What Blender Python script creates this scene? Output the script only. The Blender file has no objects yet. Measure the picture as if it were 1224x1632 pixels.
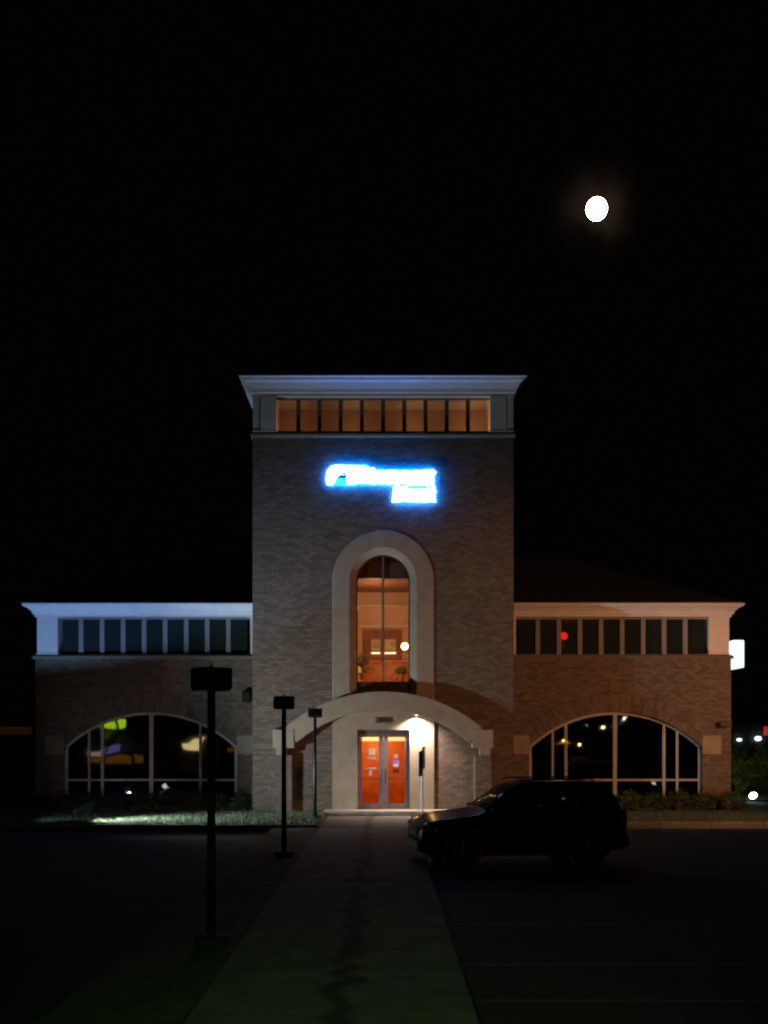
import bpy, bmesh, math, random
from mathutils import Vector, Matrix
random.seed(7)
R = math.radians
sc = bpy.context.scene
C = sc.collection
# ------------------------------------------------------------------ camera
F, HZ, CXP, D, CH = 1700.0, 1172.0, 612.0, 35.4, 2.56   # focal length (photo px), horizon row, centre column, distance to tower, eye height
cd = bpy.data.cameras.new('camera'); cam = bpy.data.objects.new('camera', cd); C.objects.link(cam)
cam.location = (0, -D, CH); cam.rotation_euler = (R(90), 0, 0)
cd.sensor_fit = 'VERTICAL'; cd.sensor_height = 24.0; cd.lens = 24.0*F/1632.0
cd.shift_y = (HZ-816.0)/1632.0; cd.clip_end = 6000; cd.clip_start = 0.1
sc.camera = cam
def PX(px, Y=0.0): return (px-CXP)*(D+Y)/F
def PZ(py, Y=0.0): return CH+(HZ-py)*(D+Y)/F
# ------------------------------------------------------------------ night sky
MOOND = Vector((PX(951, 0)/D, 1.0, (HZ-333)/F)).normalized()
w = bpy.data.worlds.new('World'); sc.world = w; w.use_nodes = True
wt = w.node_tree; wt.nodes.clear()
wo = wt.nodes.new('ShaderNodeOutputWorld'); wb = wt.nodes.new('ShaderNodeBackground')
tc = wt.nodes.new('ShaderNodeTexCoord'); dp = wt.nodes.new('ShaderNodeVectorMath'); dp.operation = 'DOT_PRODUCT'
dp.inputs[1].default_value = MOOND
wt.links.new(tc.outputs['Generated'], dp.inputs[0])
mr = wt.nodes.new('ShaderNodeMapRange'); mr.inputs['From Min'].default_value = math.cos(R(3.4)); mr.inputs['From Max'].default_value = 1.0
wt.links.new(dp.outputs['Value'], mr.inputs['Value'])
pw = wt.nodes.new('ShaderNodeMath'); pw.operation = 'POWER'; pw.inputs[1].default_value = 7.0
wt.links.new(mr.outputs['Result'], pw.inputs[0])
mx = wt.nodes.new('ShaderNodeMix'); mx.data_type = 'RGBA'
mx.inputs[6].default_value = (0.00075, 0.0005, 0.00045, 1); mx.inputs[7].default_value = (0.030, 0.020, 0.012, 1)   # thin moonlit haze round the moon
nz = wt.nodes.new('ShaderNodeTexNoise'); nz.inputs['Scale'].default_value = 22; nz.inputs['Detail'].default_value = 5     # thin uneven cloud
wt.links.new(tc.outputs['Generated'], nz.inputs['Vector'])
nr = wt.nodes.new('ShaderNodeMapRange'); nr.inputs['From Min'].default_value = 0.38; nr.inputs['From Max'].default_value = 0.66; nr.inputs['To Min'].default_value = 0.15
wt.links.new(nz.outputs['Fac'], nr.inputs['Value'])
pm_ = wt.nodes.new('ShaderNodeMath'); pm_.operation = 'MULTIPLY'; wt.links.new(pw.outputs[0], pm_.inputs[0]); wt.links.new(nr.outputs['Result'], pm_.inputs[1])
wt.links.new(pm_.outputs[0], mx.inputs[0])
wt.links.new(mx.outputs[2], wb.inputs['Color']); wb.inputs['Strength'].default_value = 1.0
wt.links.new(wb.outputs[0], wo.inputs['Surface'])
def lamp(name, kind, loc, energy, color, aim=None, size=0.1, cone=None, blend=0.5):
    l = bpy.data.lights.new(name, kind); l.energy = energy; l.color = color
    if kind == 'SUN': l.angle = R(0.5)
    else: l.shadow_soft_size = size
    if cone: l.spot_size = R(cone); l.spot_blend = blend
    o = bpy.data.objects.new(name, l); C.objects.link(o); o.location = loc
    if aim is not None: o.rotation_euler = (Vector(aim)-Vector(loc)).to_track_quat('-Z', 'Y').to_euler()
    return o
lamp('moonlight', 'SUN', (30, 60, 60), 0.004, (0.9, 0.95, 1.0), aim=Vector((30, 60, 60))-MOOND)
sc.view_settings.view_transform = 'Standard'; sc.view_settings.look = 'None'
sc.view_settings.exposure = 0.0; sc.view_settings.gamma = 1.0
sc.cycles.use_denoising = True; sc.cycles.filter_width = 2.3
sc.cycles.max_bounces = 8; sc.cycles.transparent_max_bounces = 16; sc.cycles.sample_clamp_indirect = 4.0
WHITE = (0.76, 0.90, 0.97); SODIUM = (1.0, 0.41, 0.17); WARM = (1.0, 0.62, 0.30)

# ------------------------------------------------------------------ materials
MATS = {}
def principled(name):
    m = bpy.data.materials.new(name); m.use_nodes = True; MATS[name] = m
    return m, m.node_tree, m.node_tree.nodes['Principled BSDF']
def mat(name, col, rough=0.7, metal=0.0, spec=0.5, var=0.15, scale=6.0, bump=0.0, bscale=40.0, coat=0.0):
    m, t, b = principled(name)
    tc = t.nodes.new('ShaderNodeTexCoord')
    n = t.nodes.new('ShaderNodeTexNoise'); n.inputs['Scale'].default_value = scale; n.inputs['Detail'].default_value = 6
    t.links.new(tc.outputs['Object'], n.inputs['Vector'])
    r = t.nodes.new('ShaderNodeValToRGB')
    r.color_ramp.elements[0].position = 0.3; r.color_ramp.elements[1].position = 0.7
    r.color_ramp.elements[0].color = tuple(c*(1-var) for c in col)+(1,)
    r.color_ramp.elements[1].color = tuple(min(1, c*(1+var)) for c in col)+(1,)
    t.links.new(n.outputs['Fac'], r.inputs['Fac']); t.links.new(r.outputs['Color'], b.inputs['Base Color'])
    b.inputs['Roughness'].default_value = rough; b.inputs['Metallic'].default_value = metal
    b.inputs['Specular IOR Level'].default_value = spec; b.inputs['Coat Weight'].default_value = coat
    if bump > 0:
        n2 = t.nodes.new('ShaderNodeTexNoise'); n2.inputs['Scale'].default_value = bscale; n2.inputs['Detail'].default_value = 4
        t.links.new(tc.outputs['Object'], n2.inputs['Vector'])
        bp = t.nodes.new('ShaderNodeBump'); bp.inputs['Strength'].default_value = bump; bp.inputs['Distance'].default_value = 0.02
        t.links.new(n2.outputs['Fac'], bp.inputs['Height']); t.links.new(bp.outputs['Normal'], b.inputs['Normal'])
    return m
def emit(name, col, strength):
    m, t, b = principled(name)
    b.inputs['Base Color'].default_value = (0.6, 0.6, 0.6, 1)
    b.inputs['Emission Color'].default_value = tuple(col)+(1,); b.inputs['Emission Strength'].default_value = strength
    return m
def glass(name, refl, tint, rough=0.0, wave=0.0, diffuse_mix=0.0):
    m = bpy.data.materials.new(name); m.use_nodes = True; MATS[name] = m
    t = m.node_tree; t.nodes.clear()
    o = t.nodes.new('ShaderNodeOutputMaterial'); mxs = t.nodes.new('ShaderNodeMixShader'); mxs.inputs[0].default_value = refl
    tr = t.nodes.new('ShaderNodeBsdfTransparent'); tr.inputs[0].default_value = tuple(tint)+(1,)
    g = t.nodes.new('ShaderNodeBsdfGlossy'); g.inputs['Roughness'].default_value = rough
    if wave > 0:
        tc = t.nodes.new('ShaderNodeTexCoord'); n = t.nodes.new('ShaderNodeTexNoise'); n.inputs['Scale'].default_value = 0.7
        n.inputs['Detail'].default_value = 1
        t.links.new(tc.outputs['Object'], n.inputs['Vector'])
        bp = t.nodes.new('ShaderNodeBump'); bp.inputs['Strength'].default_value = 1.0; bp.inputs['Distance'].default_value = wave
        t.links.new(n.outputs['Fac'], bp.inputs['Height']); t.links.new(bp.outputs['Normal'], g.inputs['Normal'])
    t.links.new(tr.outputs[0], mxs.inputs[1]); t.links.new(g.outputs[0], mxs.inputs[2]); t.links.new(mxs.outputs[0], o.inputs[0])
    if diffuse_mix > 0:
        df = t.nodes.new('ShaderNodeBsdfDiffuse'); df.inputs[0].default_value = (.28, .44, .44, 1); m2 = t.nodes.new('ShaderNodeMixShader'); m2.inputs[0].default_value = diffuse_mix  # even teal diffuse share that lifts the panes off black
        t.links.new(mxs.outputs[0], m2.inputs[1]); t.links.new(df.outputs[0], m2.inputs[2]); t.links.new(m2.outputs[0], o.inputs[0])
    return m
def brick_mat(name, per_object):
    m, t, b = principled(name)
    src = t.nodes.new('ShaderNodeObjectInfo' if per_object else 'ShaderNodeNewGeometry')
    r = t.nodes.new('ShaderNodeValToRGB'); e = r.color_ramp.elements
    e[0].position = 0; e[0].color = (0.16, 0.125, 0.10, 1); e[1].position = 1; e[1].color = (0.265, 0.22, 0.165, 1)
    x = e.new(0.35); x.color = (0.20, 0.155, 0.12, 1); x = e.new(0.6); x.color = (0.225, 0.18, 0.145, 1); x = e.new(0.8); x.color = (0.25, 0.18, 0.125, 1)
    t.links.new(src.outputs['Random' if per_object else 'Random Per Island'], r.inputs['Fac'])
    tc = t.nodes.new('ShaderNodeNewGeometry'); n = t.nodes.new('ShaderNodeTexNoise'); n.inputs['Scale'].default_value = 9.0; n.inputs['Detail'].default_value = 8
    t.links.new(tc.outputs['Position'], n.inputs['Vector'])
    mx = t.nodes.new('ShaderNodeMix'); mx.data_type = 'RGBA'; mx.blend_type = 'MULTIPLY'; mx.inputs[0].default_value = 0.6
    t.links.new(r.outputs['Color'], mx.inputs[6]); 
    r2 = t.nodes.new('ShaderNodeValToRGB'); r2.color_ramp.elements[0].position = 0.3; r2.color_ramp.elements[0].color = (0.55, 0.55, 0.55, 1); r2.color_ramp.elements[1].position = 0.7
    t.links.new(n.outputs['Fac'], r2.inputs['Fac']); t.links.new(r2.outputs['Color'], mx.inputs[7])
    t.links.new(mx.outputs[2], b.inputs['Base Color'])
    bp = t.nodes.new('ShaderNodeBump'); bp.inputs['Strength'].default_value = 0.4; bp.inputs['Distance'].default_value = 0.01
    n3 = t.nodes.new('ShaderNodeTexNoise'); n3.inputs['Scale'].default_value = 60
    t.links.new(tc.outputs['Position'], n3.inputs['Vector']); t.links.new(n3.outputs['Fac'], bp.inputs['Height']); t.links.new(bp.outputs['Normal'], b.inputs['Normal'])
    b.inputs['Roughness'].default_value = 0.9
    return m
brick_mat('brick_loose', True); brick_mat('brick_joined', False)
mat('mortar', (0.085, 0.072, 0.06), 0.95, bump=0.3)
mat('limestone', (0.35, 0.29, 0.22), 0.85, var=0.12, scale=2.5, bump=0.25, bscale=25)
mat('white_paint', (0.74, 0.73, 0.74), 0.5, var=0.06, scale=3, bump=0.05, bscale=12)
mat('shingle', (0.018, 0.018, 0.02), 0.9, var=0.4, scale=9, bump=0.5, bscale=25)
mat('aluminium', (0.50, 0.50, 0.51), 0.4, metal=0.0, var=0.08); mat('grey_frame', (0.27, 0.27, 0.29), 0.5, var=0.1)
mat('bronze', (0.07, 0.055, 0.045), 0.45, metal=0.4, var=0.2)
mat('door_metal', (0.22, 0.21, 0.22), 0.4, metal=0.5, var=0.1)
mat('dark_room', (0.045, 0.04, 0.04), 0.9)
mat('asphalt', (0.034, 0.035, 0.035), 0.92, var=0.35, scale=3, bump=0.5, bscale=90)
mat('line_paint', (0.085, 0.085, 0.08), 0.8, var=0.35, scale=12)
mat('kerb_concrete', (0.30, 0.29, 0.26), 0.9, var=0.2, scale=4, bump=0.3)
mat('turf', (0.055, 0.075, 0.035), 0.95, var=0.4, scale=5, bump=0.6, bscale=30)
mat('grass_blade', (0.10, 0.14, 0.07), 0.7, var=0.4, scale=3)
mat('leaf', (0.04, 0.065, 0.022), 0.6, var=0.4, scale=4)
mat('tree_leaf', (0.09, 0.13, 0.03), 0.6, var=0.4, scale=1.5)
mat('bark', (0.09, 0.065, 0.045), 0.95, var=0.3, scale=8, bump=0.6)
mat('black_metal', (0.012, 0.012, 0.013), 0.5, metal=0.2, var=0.2)
mat('unlit_lens', (0.03, 0.03, 0.03), 0.25, var=0.1)
mat('tan_plaster', (0.58, 0.42, 0.30), 0.85, var=0.08, scale=2)
mat('wood', (0.46, 0.15, 0.045), 0.45, var=0.25, scale=3)
mat('dark_wood', (0.22, 0.07, 0.03), 0.5, var=0.25, scale=3)
mat('ceiling_brown', (0.20, 0.10, 0.06), 0.9)
mat('carpet', (0.30, 0.12, 0.05), 0.95)
mat('paper', (0.6, 0.52, 0.32), 0.8, var=0.05); mat('paper_white', (0.42, 0.30, 0.28), 0.8, var=0.05)
mat('sticker_blue', (0.12, 0.10, 0.5), 0.5); mat('sticker_black', (0.01, 0.01, 0.01), 0.5)
mat('sign_blue', (0.03, 0.08, 0.24), 0.45, var=0.1); mat('galvanised', (0.25, 0.26, 0.28), 0.5, metal=0.6)
mat('number_dark', (0.10, 0.075, 0.055), 0.5, metal=0.3)
mat('car_paint', (0.003, 0.003, 0.006), 0.2, spec=0.08, var=0.1, coat=0.0)
mat('car_trim', (0.012, 0.012, 0.012), 0.6); mat('tyre', (0.012, 0.012, 0.012), 0.9, bump=0.3)
mat('rim', (0.10, 0.10, 0.105), 0.3, metal=0.9); mat('chrome', (0.6, 0.6, 0.62), 0.12, metal=1.0)
mat('tail_red', (0.25, 0.01, 0.01), 0.2); mat('seat_cloth', (0.05, 0.05, 0.055), 0.95)
mat('picture_art', (0.35, 0.36, 0.22), 0.7, var=0.5, scale=9); mat('pot', (0.25, 0.11, 0.06), 0.8)
mat('far_wall', (0.10, 0.09, 0.08), 0.9)
glass('wing_glass', 0.16, (0.30, 0.31, 0.33), 0.02, 0.010)
glass('lobby_glass', 0.06, (0.9, 0.9, 0.88))
glass('clerestory_glass', 0.10, (0.45, 0.47, 0.5), 0.02, diffuse_mix=0.06)
glass('tower_clerestory_glass', 0.06, (0.8, 0.8, 0.8), 0.02)
glass('car_glass', 0.10, (0.30, 0.36, 0.32))
glass('headlight_lens', 0.25, (0.7, 0.7, 0.7))
emit('moon', (1.0, 0.98, 0.95), 30)
emit('sign_face', (0.80, 0.95, 1.0), 2.6); emit('sign_bloom', (0.62, 0.90, 1.0), 2.4); emit('sign_halo', (0.0, 0.17, 1.0), 110); mat('sign_return', (0.02, 0.03, 0.05), 0.5); emit('sign_cyan', (0.0, 0.75, 1.0), 2)
emit('side_sign_face', (0.62, 0.84, 1.0), 1.5)
emit('flood_lens', (0.55, 0.75, 1.0), 8); emit('flood_lens_right', (0.75, 0.92, 1.0), 12)
emit('downlight_lens', (1.0, 0.75, 0.5), 8)
emit('globe_light', (1.0, 0.72, 0.36), 9); emit('picture_lamp', (1.0, 0.70, 0.42), 2.2); emit('cove_light', (1.0, 0.62, 0.26), 1.3)
emit('exit_red', (1.0, 0.02, 0.01), 4.5)
emit('far_white', (0.65, 0.88, 1.0), 4); emit('far_orange', (1.0, 0.36, 0.05), 0.010); emit('far_amber', (1.0, 0.5, 0.12), 0.9); emit('far_red', (0.9, 0.06, 0.03), 0.35)
emit('neon_green', (0.50, 0.80, 0.02), 3.6); emit('neon_purple', (0.45, 0.25, 0.95), .8); emit('neon_pink', (1.0, 0.60, 0.62), 1.0)
emit('store_orange', (1.0, 0.36, 0.05), 0.32); emit('cream_light', (1.0, 0.78, 0.36), 3.6)
emit('lot_amber', (1.0, 0.42, 0.12), 70); emit('lot_cream', (1.0, 0.80, 0.45), 28); emit('sodium_lens', (1.0, 0.5, 0.15), 10)

# ------------------------------------------------------------------ mesh helpers
class MB:
    def __init__(s): s.v = []; s.f = []; s.smooth = False
    def add(s, vs, fs):
        n = len(s.v); s.v += [tuple(p) for p in vs]; s.f += [tuple(i+n for i in f) for f in fs]; return s
    def box(s, x0, x1, y0, y1, z0, z1):
        vs = [(x0,y0,z0),(x1,y0,z0),(x1,y1,z0),(x0,y1,z0),(x0,y0,z1),(x1,y0,z1),(x1,y1,z1),(x0,y1,z1)]
        return s.add(vs, [(0,3,2,1),(4,5,6,7),(0,1,5,4),(1,2,6,5),(2,3,7,6),(3,0,4,7)])
    def bev(s, x0, x1, y0, y1, z0, z1, b=0.02):
        bm = bmesh.new(); bmesh.ops.create_cube(bm, size=1)
        for v in bm.verts: v.co = Vector(((x0+x1)/2+v.co.x*(x1-x0), (y0+y1)/2+v.co.y*(y1-y0), (z0+z1)/2+v.co.z*(z1-z0)))
        bmesh.ops.bevel(bm, geom=bm.edges[:], offset=b, segments=2, profile=0.6, affect='EDGES'); return s.bm(bm)
    def bm(s, bm):
        bm.verts.index_update(); s.add([v.co for v in bm.verts], [[v.index for v in f.verts] for f in bm.faces]); bm.free(); return s
    def prism(s, pts, y0, y1):            # polygon in x,z (counter-clockwise seen from the front), extruded y0 -> y1
        n = len(pts); vs = [(p[0], y0, p[1]) for p in pts]+[(p[0], y1, p[1]) for p in pts]
        return s.add(vs, [tuple(range(n)), tuple(range(2*n-1, n-1, -1))]+[(i, i+n, (i+1) % n+n, (i+1) % n) for i in range(n)])
    def strip(s, inner, outer, y0, y1):   # band between two matching polylines in x,z, extruded y0 -> y1
        for i in range(len(inner)-1):
            s.prism([inner[i], inner[i+1], outer[i+1], outer[i]], y0, y1)
        return s
    def tube(s, pts, r, n=8, caps=True):
        pts = [Vector(p) for p in pts]; rs = r if isinstance(r, (list, tuple)) else [r]*len(pts); base = len(s.v); up = Vector((0.13, 0.31, 0.94))
        for i, p in enumerate(pts):
            d = (pts[min(i+1, len(pts)-1)]-pts[max(i-1, 0)]).normalized(); a = d.cross(up).normalized(); b = d.cross(a)
            s.v += [tuple(p+(a*math.cos(2*math.pi*k/n)+b*math.sin(2*math.pi*k/n))*rs[i]) for k in range(n)]
        for i in range(len(pts)-1):
            for k in range(n): s.f.append((base+i*n+k, base+i*n+(k+1) % n, base+(i+1)*n+(k+1) % n, base+(i+1)*n+k))
        if caps: s.f.append(tuple(base+k for k in range(n-1, -1, -1))); s.f.append(tuple(base+(len(pts)-1)*n+k for k in range(n)))
        return s
    def lathe(s, prof, c=(0, 0, 0), n=20, axis='Z'):   # prof of (radius, height)
        base = len(s.v)
        for r, h in prof:
            for k in range(n):
                a = 2*math.pi*k/n; x, y = r*math.cos(a), r*math.sin(a)
                s.v.append((c[0]+x, c[1]+y, c[2]+h) if axis == 'Z' else (c[0]+x, c[1]+h, c[2]+y))
        for i in range(len(prof)-1):
            for k in range(n): s.f.append((base+i*n+k, base+i*n+(k+1) % n, base+(i+1)*n+(k+1) % n, base+(i+1)*n+k))
        s.f.append(tuple(base+k for k in range(n-1, -1, -1))); s.f.append(tuple(base+(len(prof)-1)*n+k for k in range(n)))
        return s
    def ball(s, c, rx, ry=None, rz=None, sub=2):
        bm = bmesh.new(); bmesh.ops.create_icosphere(bm, subdivisions=sub, radius=1)
        for v in bm.verts: v.co = Vector((c[0]+v.co.x*rx, c[1]+v.co.y*(ry or rx), c[2]+v.co.z*(rz or rx)))
        return s.bm(bm)
    def mesh(s, name, m):
        me = bpy.data.meshes.new(name); me.from_pydata(s.v, [], s.f); me.update()
        b = bmesh.new(); b.from_mesh(me); bmesh.ops.recalc_face_normals(b, faces=b.faces[:]); b.to_mesh(me); b.free()
        if s.smooth:
            for p in me.polygons: p.use_smooth = True
        me.materials.append(MATS[m]); return me
    def build(s, name, m, parent=None, smooth=False):
        s.smooth = smooth
        o = bpy.data.objects.new(name, s.mesh(name, m)); C.objects.link(o); o.parent = parent; return o
def tag(o, label, cat=None, group=None):
    o['label'] = label
    if cat: o['category'] = cat
    if group: o['group'] = group
    return o
def thing(name, label, cat, loc=(0, 0, 0), rz=0.0, group=None):
    o = bpy.data.objects.new(name, None); C.objects.link(o); o.location = loc; o.rotation_euler = (0, 0, rz); o.empty_display_size = 0.2
    return tag(o, label, cat, group)
def struct(o): o['kind'] = 'structure'; return o
def copy_tree(o, parent=None):
    c = o.copy(); C.objects.link(c); c.parent = parent
    for ch in o.children: copy_tree(ch, c)
    return c
def arc(cx, cz, r, a0, a1, n): return [(cx+r*math.cos(a0+(a1-a0)*i/n), cz+r*math.sin(a0+(a1-a0)*i/n)) for i in range(n+1)]

# ------------------------------------------------------------------ ground
struct(MB().box(-400, 400, -200, 600, -0.6, -0.13).build('parking_lot', 'asphalt'))
def lawn(name, x0, x1, y0, y1, z, nx, ny, amp):
    mb = MB(); vs = []; fs = []
    for j in range(ny+1):
        for i in range(nx+1):
            x = x0+(x1-x0)*i/nx; y = y0+(y1-y0)*j/ny
            vs.append((x, y, z+amp*(math.sin(x*1.7+y)*0.5+math.sin(x*0.6-y*1.3))+random.uniform(-.01, .01)))
    for j in range(ny):
        for i in range(nx): a = j*(nx+1)+i; fs.append((a, a+1, a+nx+2, a+nx+1))
    mb.add(vs, fs); mb.box(x0, x1, y0, y1, -0.3, z-0.06)
    return struct(mb.build(name, 'turf'))
KW = 0.15
lawn('lawn', -17, -1.85, -5.40, 1.15, 0.03, 80, 36, 0.012)
lawn('lawn', 1.95, 26, -4.40, 1.15, 0.03, 90, 30, 0.012)
lawn('lawn', 12.4, 45, 1.16, 60, 0.03, 40, 60, 0.02)
lawn('lawn', -60, -12.4, 1.16, 60, 0.03, 40, 60, 0.02)
lawn('verge', -3.1, -1.805, -34.0, -5.60, -0.01, 8, 120, 0.008)
def kerb(x0, x1, y0, y1):   # kerb stones, one object each
    k = struct(MB().box(x0, x1, y0, y1, -0.3, -0.08).build('kerb', 'kerb_concrete'))
    long_x = (x1-x0) > (y1-y0); n = max(1, int(((x1-x0) if long_x else (y1-y0))/1.5)); me = None
    L = ((x1-x0) if long_x else (y1-y0))/n
    me = (MB().bev(0, L-.012, 0, y1-y0, 0, 0.14, .018) if long_x else MB().bev(0, x1-x0, 0, L-.012, 0, .14, .018)).mesh('kerb_stone', 'kerb_concrete')
    for i in range(n):
        o = bpy.data.objects.new('kerb_stone', me); C.objects.link(o); o.parent = k
        o.location = (x0+(i*L if long_x else 0), y0+(0 if long_x else i*L), -0.0795+random.uniform(-.004, .004))
kerb(-17, -1.85, -5.58, -5.42); kerb(1.95, 26, -4.58, -4.42)
# concrete path of single slabs with open joints
m, t, b = principled('concrete_path')
g = t.nodes.new('ShaderNodeNewGeometry'); n = t.nodes.new('ShaderNodeTexNoise'); n.inputs['Scale'].default_value = 2.2; n.inputs['Detail'].default_value = 9
t.links.new(g.outputs['Position'], n.inputs['Vector'])
r = t.nodes.new('ShaderNodeValToRGB'); r.color_ramp.elements[0].color = (0.10, 0.105, 0.085, 1); r.color_ramp.elements[1].color = (0.185, 0.19, 0.155, 1)
r.color_ramp.elements[0].position = 0.3; r.color_ramp.elements[1].position = 0.7
t.links.new(n.outputs['Fac'], r.inputs['Fac'])
sx = t.nodes.new('ShaderNodeSeparateXYZ'); t.links.new(g.outputs['Position'], sx.inputs[0])          # a wandering wet trail down the middle
n2 = t.nodes.new('ShaderNodeTexNoise'); n2.inputs['Scale'].default_value = 1.6; n2.inputs['Detail'].default_value = 6; t.links.new(g.outputs['Position'], n2.inputs['Vector'])
def mnode(op, a=None, bval=None):
    q = t.nodes.new('ShaderNodeMath'); q.operation = op
    if a is not None: t.links.new(a, q.inputs[0])
    if bval is not None:
        if isinstance(bval, (int, float)): q.inputs[1].default_value = bval
        else: t.links.new(bval, q.inputs[1])
    return q
wob = mnode('MULTIPLY', n2.outputs['Fac'], 0.9); off = mnode('ADD', sx.outputs[0], wob.outputs[0]); off2 = mnode('ADD', off.outputs[0], -0.02)
ab = mnode('ABSOLUTE', off2.outputs[0]); st = t.nodes.new('ShaderNodeMapRange'); st.inputs['From Min'].default_value = 0.05; st.inputs['From Max'].default_value = 0.2
t.links.new(ab.outputs[0], st.inputs['Value'])
mx = t.nodes.new('ShaderNodeMix'); mx.data_type = 'RGBA'; mx.inputs[6].default_value = (0.045, 0.045, 0.04, 1)
t.links.new(st.outputs['Result'], mx.inputs[0]); t.links.new(r.outputs['Color'], mx.inputs[7]); t.links.new(mx.outputs[2], b.inputs['Base Color'])
b.inputs['Roughness'].default_value = 0.92
path = struct(MB().box(-1.80, 0.86, -36, -1.2, -0.4, -0.06).build('path', 'kerb_concrete'))
sl = MB().bev(-1.32, 1.32, 0, 1.488, -0.05, 0.0, 0.012).mesh('slab', 'concrete_path')
for i in range(23):
    o = bpy.data.objects.new('slab', sl); C.objects.link(o); o.parent = path
    o.location = (-0.47, -36+i*1.5, random.uniform(-.004, .004))
walk = struct(MB().box(-4.2, 1.80, -1.19, -0.55, -0.4, -0.055).build('pavement', 'kerb_concrete'))
for i in range(4):
    o = MB().bev(-4.2+i*1.5, -4.2+i*1.5+1.488, -1.19, -0.55, -0.05, 0.012, 0.01).build('slab', 'concrete_path', walk)
tag(MB().bev(-1.95, 2.95, -1.15, -0.12, 0.014, 0.12, 0.015).build('door_step', 'kerb_concrete'), 'pale concrete step in front of the double doors', 'step')
for i, y in enumerate((-24.6, -22.9, -20.2, -17.5, -14.8, -12.1, -9.4)):
    struct(MB().box(0.95, 6.3, y-.05, y+.05, -0.129, -0.126).build('parking_line', 'line_paint'))
# grass blades on the lit lawns
mb = MB()
for _ in range(26000):
    if random.random() < .7: x = random.uniform(-13, -1.9); y = random.uniform(-5.35, 0.2)
    else: x = random.uniform(2.0, 14.5); y = random.uniform(-4.35, 0.2)
    a = random.uniform(0, 6.28); h = random.uniform(.03, .085); wd = .012
    dx, dy = math.cos(a)*wd, math.sin(a)*wd; lx, ly = random.uniform(-.03, .03), random.uniform(-.03, .03)
    n = len(mb.v); mb.v += [(x-dx, y-dy, .015), (x+dx, y+dy, .015), (x+lx, y+ly, .03+h)]; mb.f.append((n, n+1, n+2))
gr = mb.build('grass', 'grass_blade'); gr['kind'] = 'stuff'; tag(gr, 'short mown grass on the lawns before the bank', 'grass')

# ------------------------------------------------------------------ bank building
bank = thing('bank_building', 'brick bank with tall central tower, arched entrance and two low wings', 'building')
CXT = -0.03; TW = 4.335; WY = 1.2                     # tower centre, half width, set-back of the wings
TZ = PZ(697); SPR = PZ(926)                           # top of tower brick, spring line of the tall arch
RO, RI = 81/48.02, 43/48.02
BH, BL, J = 0.088, 0.25, 0.014
def rows_layout(x0, x1, z0, z1, openings):
    out = []; n = int(round((z1-z0)/BH)); h = (z1-z0)/n
    for k in range(n):
        a, b = z0+k*h, z0+(k+1)*h; iv = [(x0, x1)]
        for op in openings:
            s = op(a, b)
            if not s: continue
            nv = []
            for (p, q) in iv:
                if s[1] <= p or s[0] >= q: nv.append((p, q)); continue
                if s[0] > p: nv.append((p, s[0]))
                if s[1] < q: nv.append((s[1], q))
            iv = nv
        out.append((a, b, iv, k))
    return out
BRICKS = []                                            # x0,x1,yface,z0,z1
def brick_wall(x0, x1, yf, z0, z1, openings, thick, name='wall'):
    rows = rows_layout(x0, x1, z0, z1, openings)
    mb = MB(); i = 0
    while i < len(rows):                               # mortar core, merged over equal rows
        j = i
        while j+1 < len(rows) and rows[j+1][2] == rows[i][2]: j += 1
        for (p, q) in rows[i][2]: mb.box(p, q, yf+.010, yf+thick, rows[i][0], rows[j][1])
        i = j+1
    for (a, b, iv, k) in rows:
        for (p, q) in iv:
            x = x0-(BL/2 if k % 2 else 0)
            while x < q:
                l, r_ = max(x, p)+J/2, min(x+BL, q)-J/2
                if r_-l > .03: BRICKS.append((l, r_, yf+random.uniform(-.003, .003), a+J/2, b-J/2))
                x += BL
    return mb.build(name, 'mortar', bank)
def op_arch(cx, z0, spr, r):                           # round-headed opening: widest span inside a course
    def f(a, b):
        if b <= z0 or a >= spr+r: return None
        if a <= spr: return (cx-r, cx+r)
        h = math.sqrt(max(0, r*r-(a-spr)**2)); return (cx-h, cx+h) if h > .02 else None
    return f
def op_seg(cx, cz, r, hw, z0, spr):
    def f(a, b):
        if b <= z0 or a >= cz+r: return None
        if a <= spr: return (cx-hw, cx+hw)
        h = math.sqrt(max(0, r*r-(a-cz)**2)); h = min(h, hw); return (cx-h, cx+h) if h > .02 else None
    return f
brick_wall(CXT-TW, CXT+TW, 0.0, 0.0, TZ, [op_arch(CXT, 0, SPR, RO-.16)], 0.3, 'tower_wall')
# plain side and rear walls of the tower
mb = MB(); mb.box(CXT-TW, CXT-TW+.3, .305, 8.5, 0, TZ); mb.box(CXT+TW-.3, CXT+TW, .305, 8.5, 0, TZ); mb.box(CXT-TW+.3, CXT+TW-.3, 8.2, 8.5, 0, TZ)
mb.build('wall', 'mortar', bank)
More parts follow.
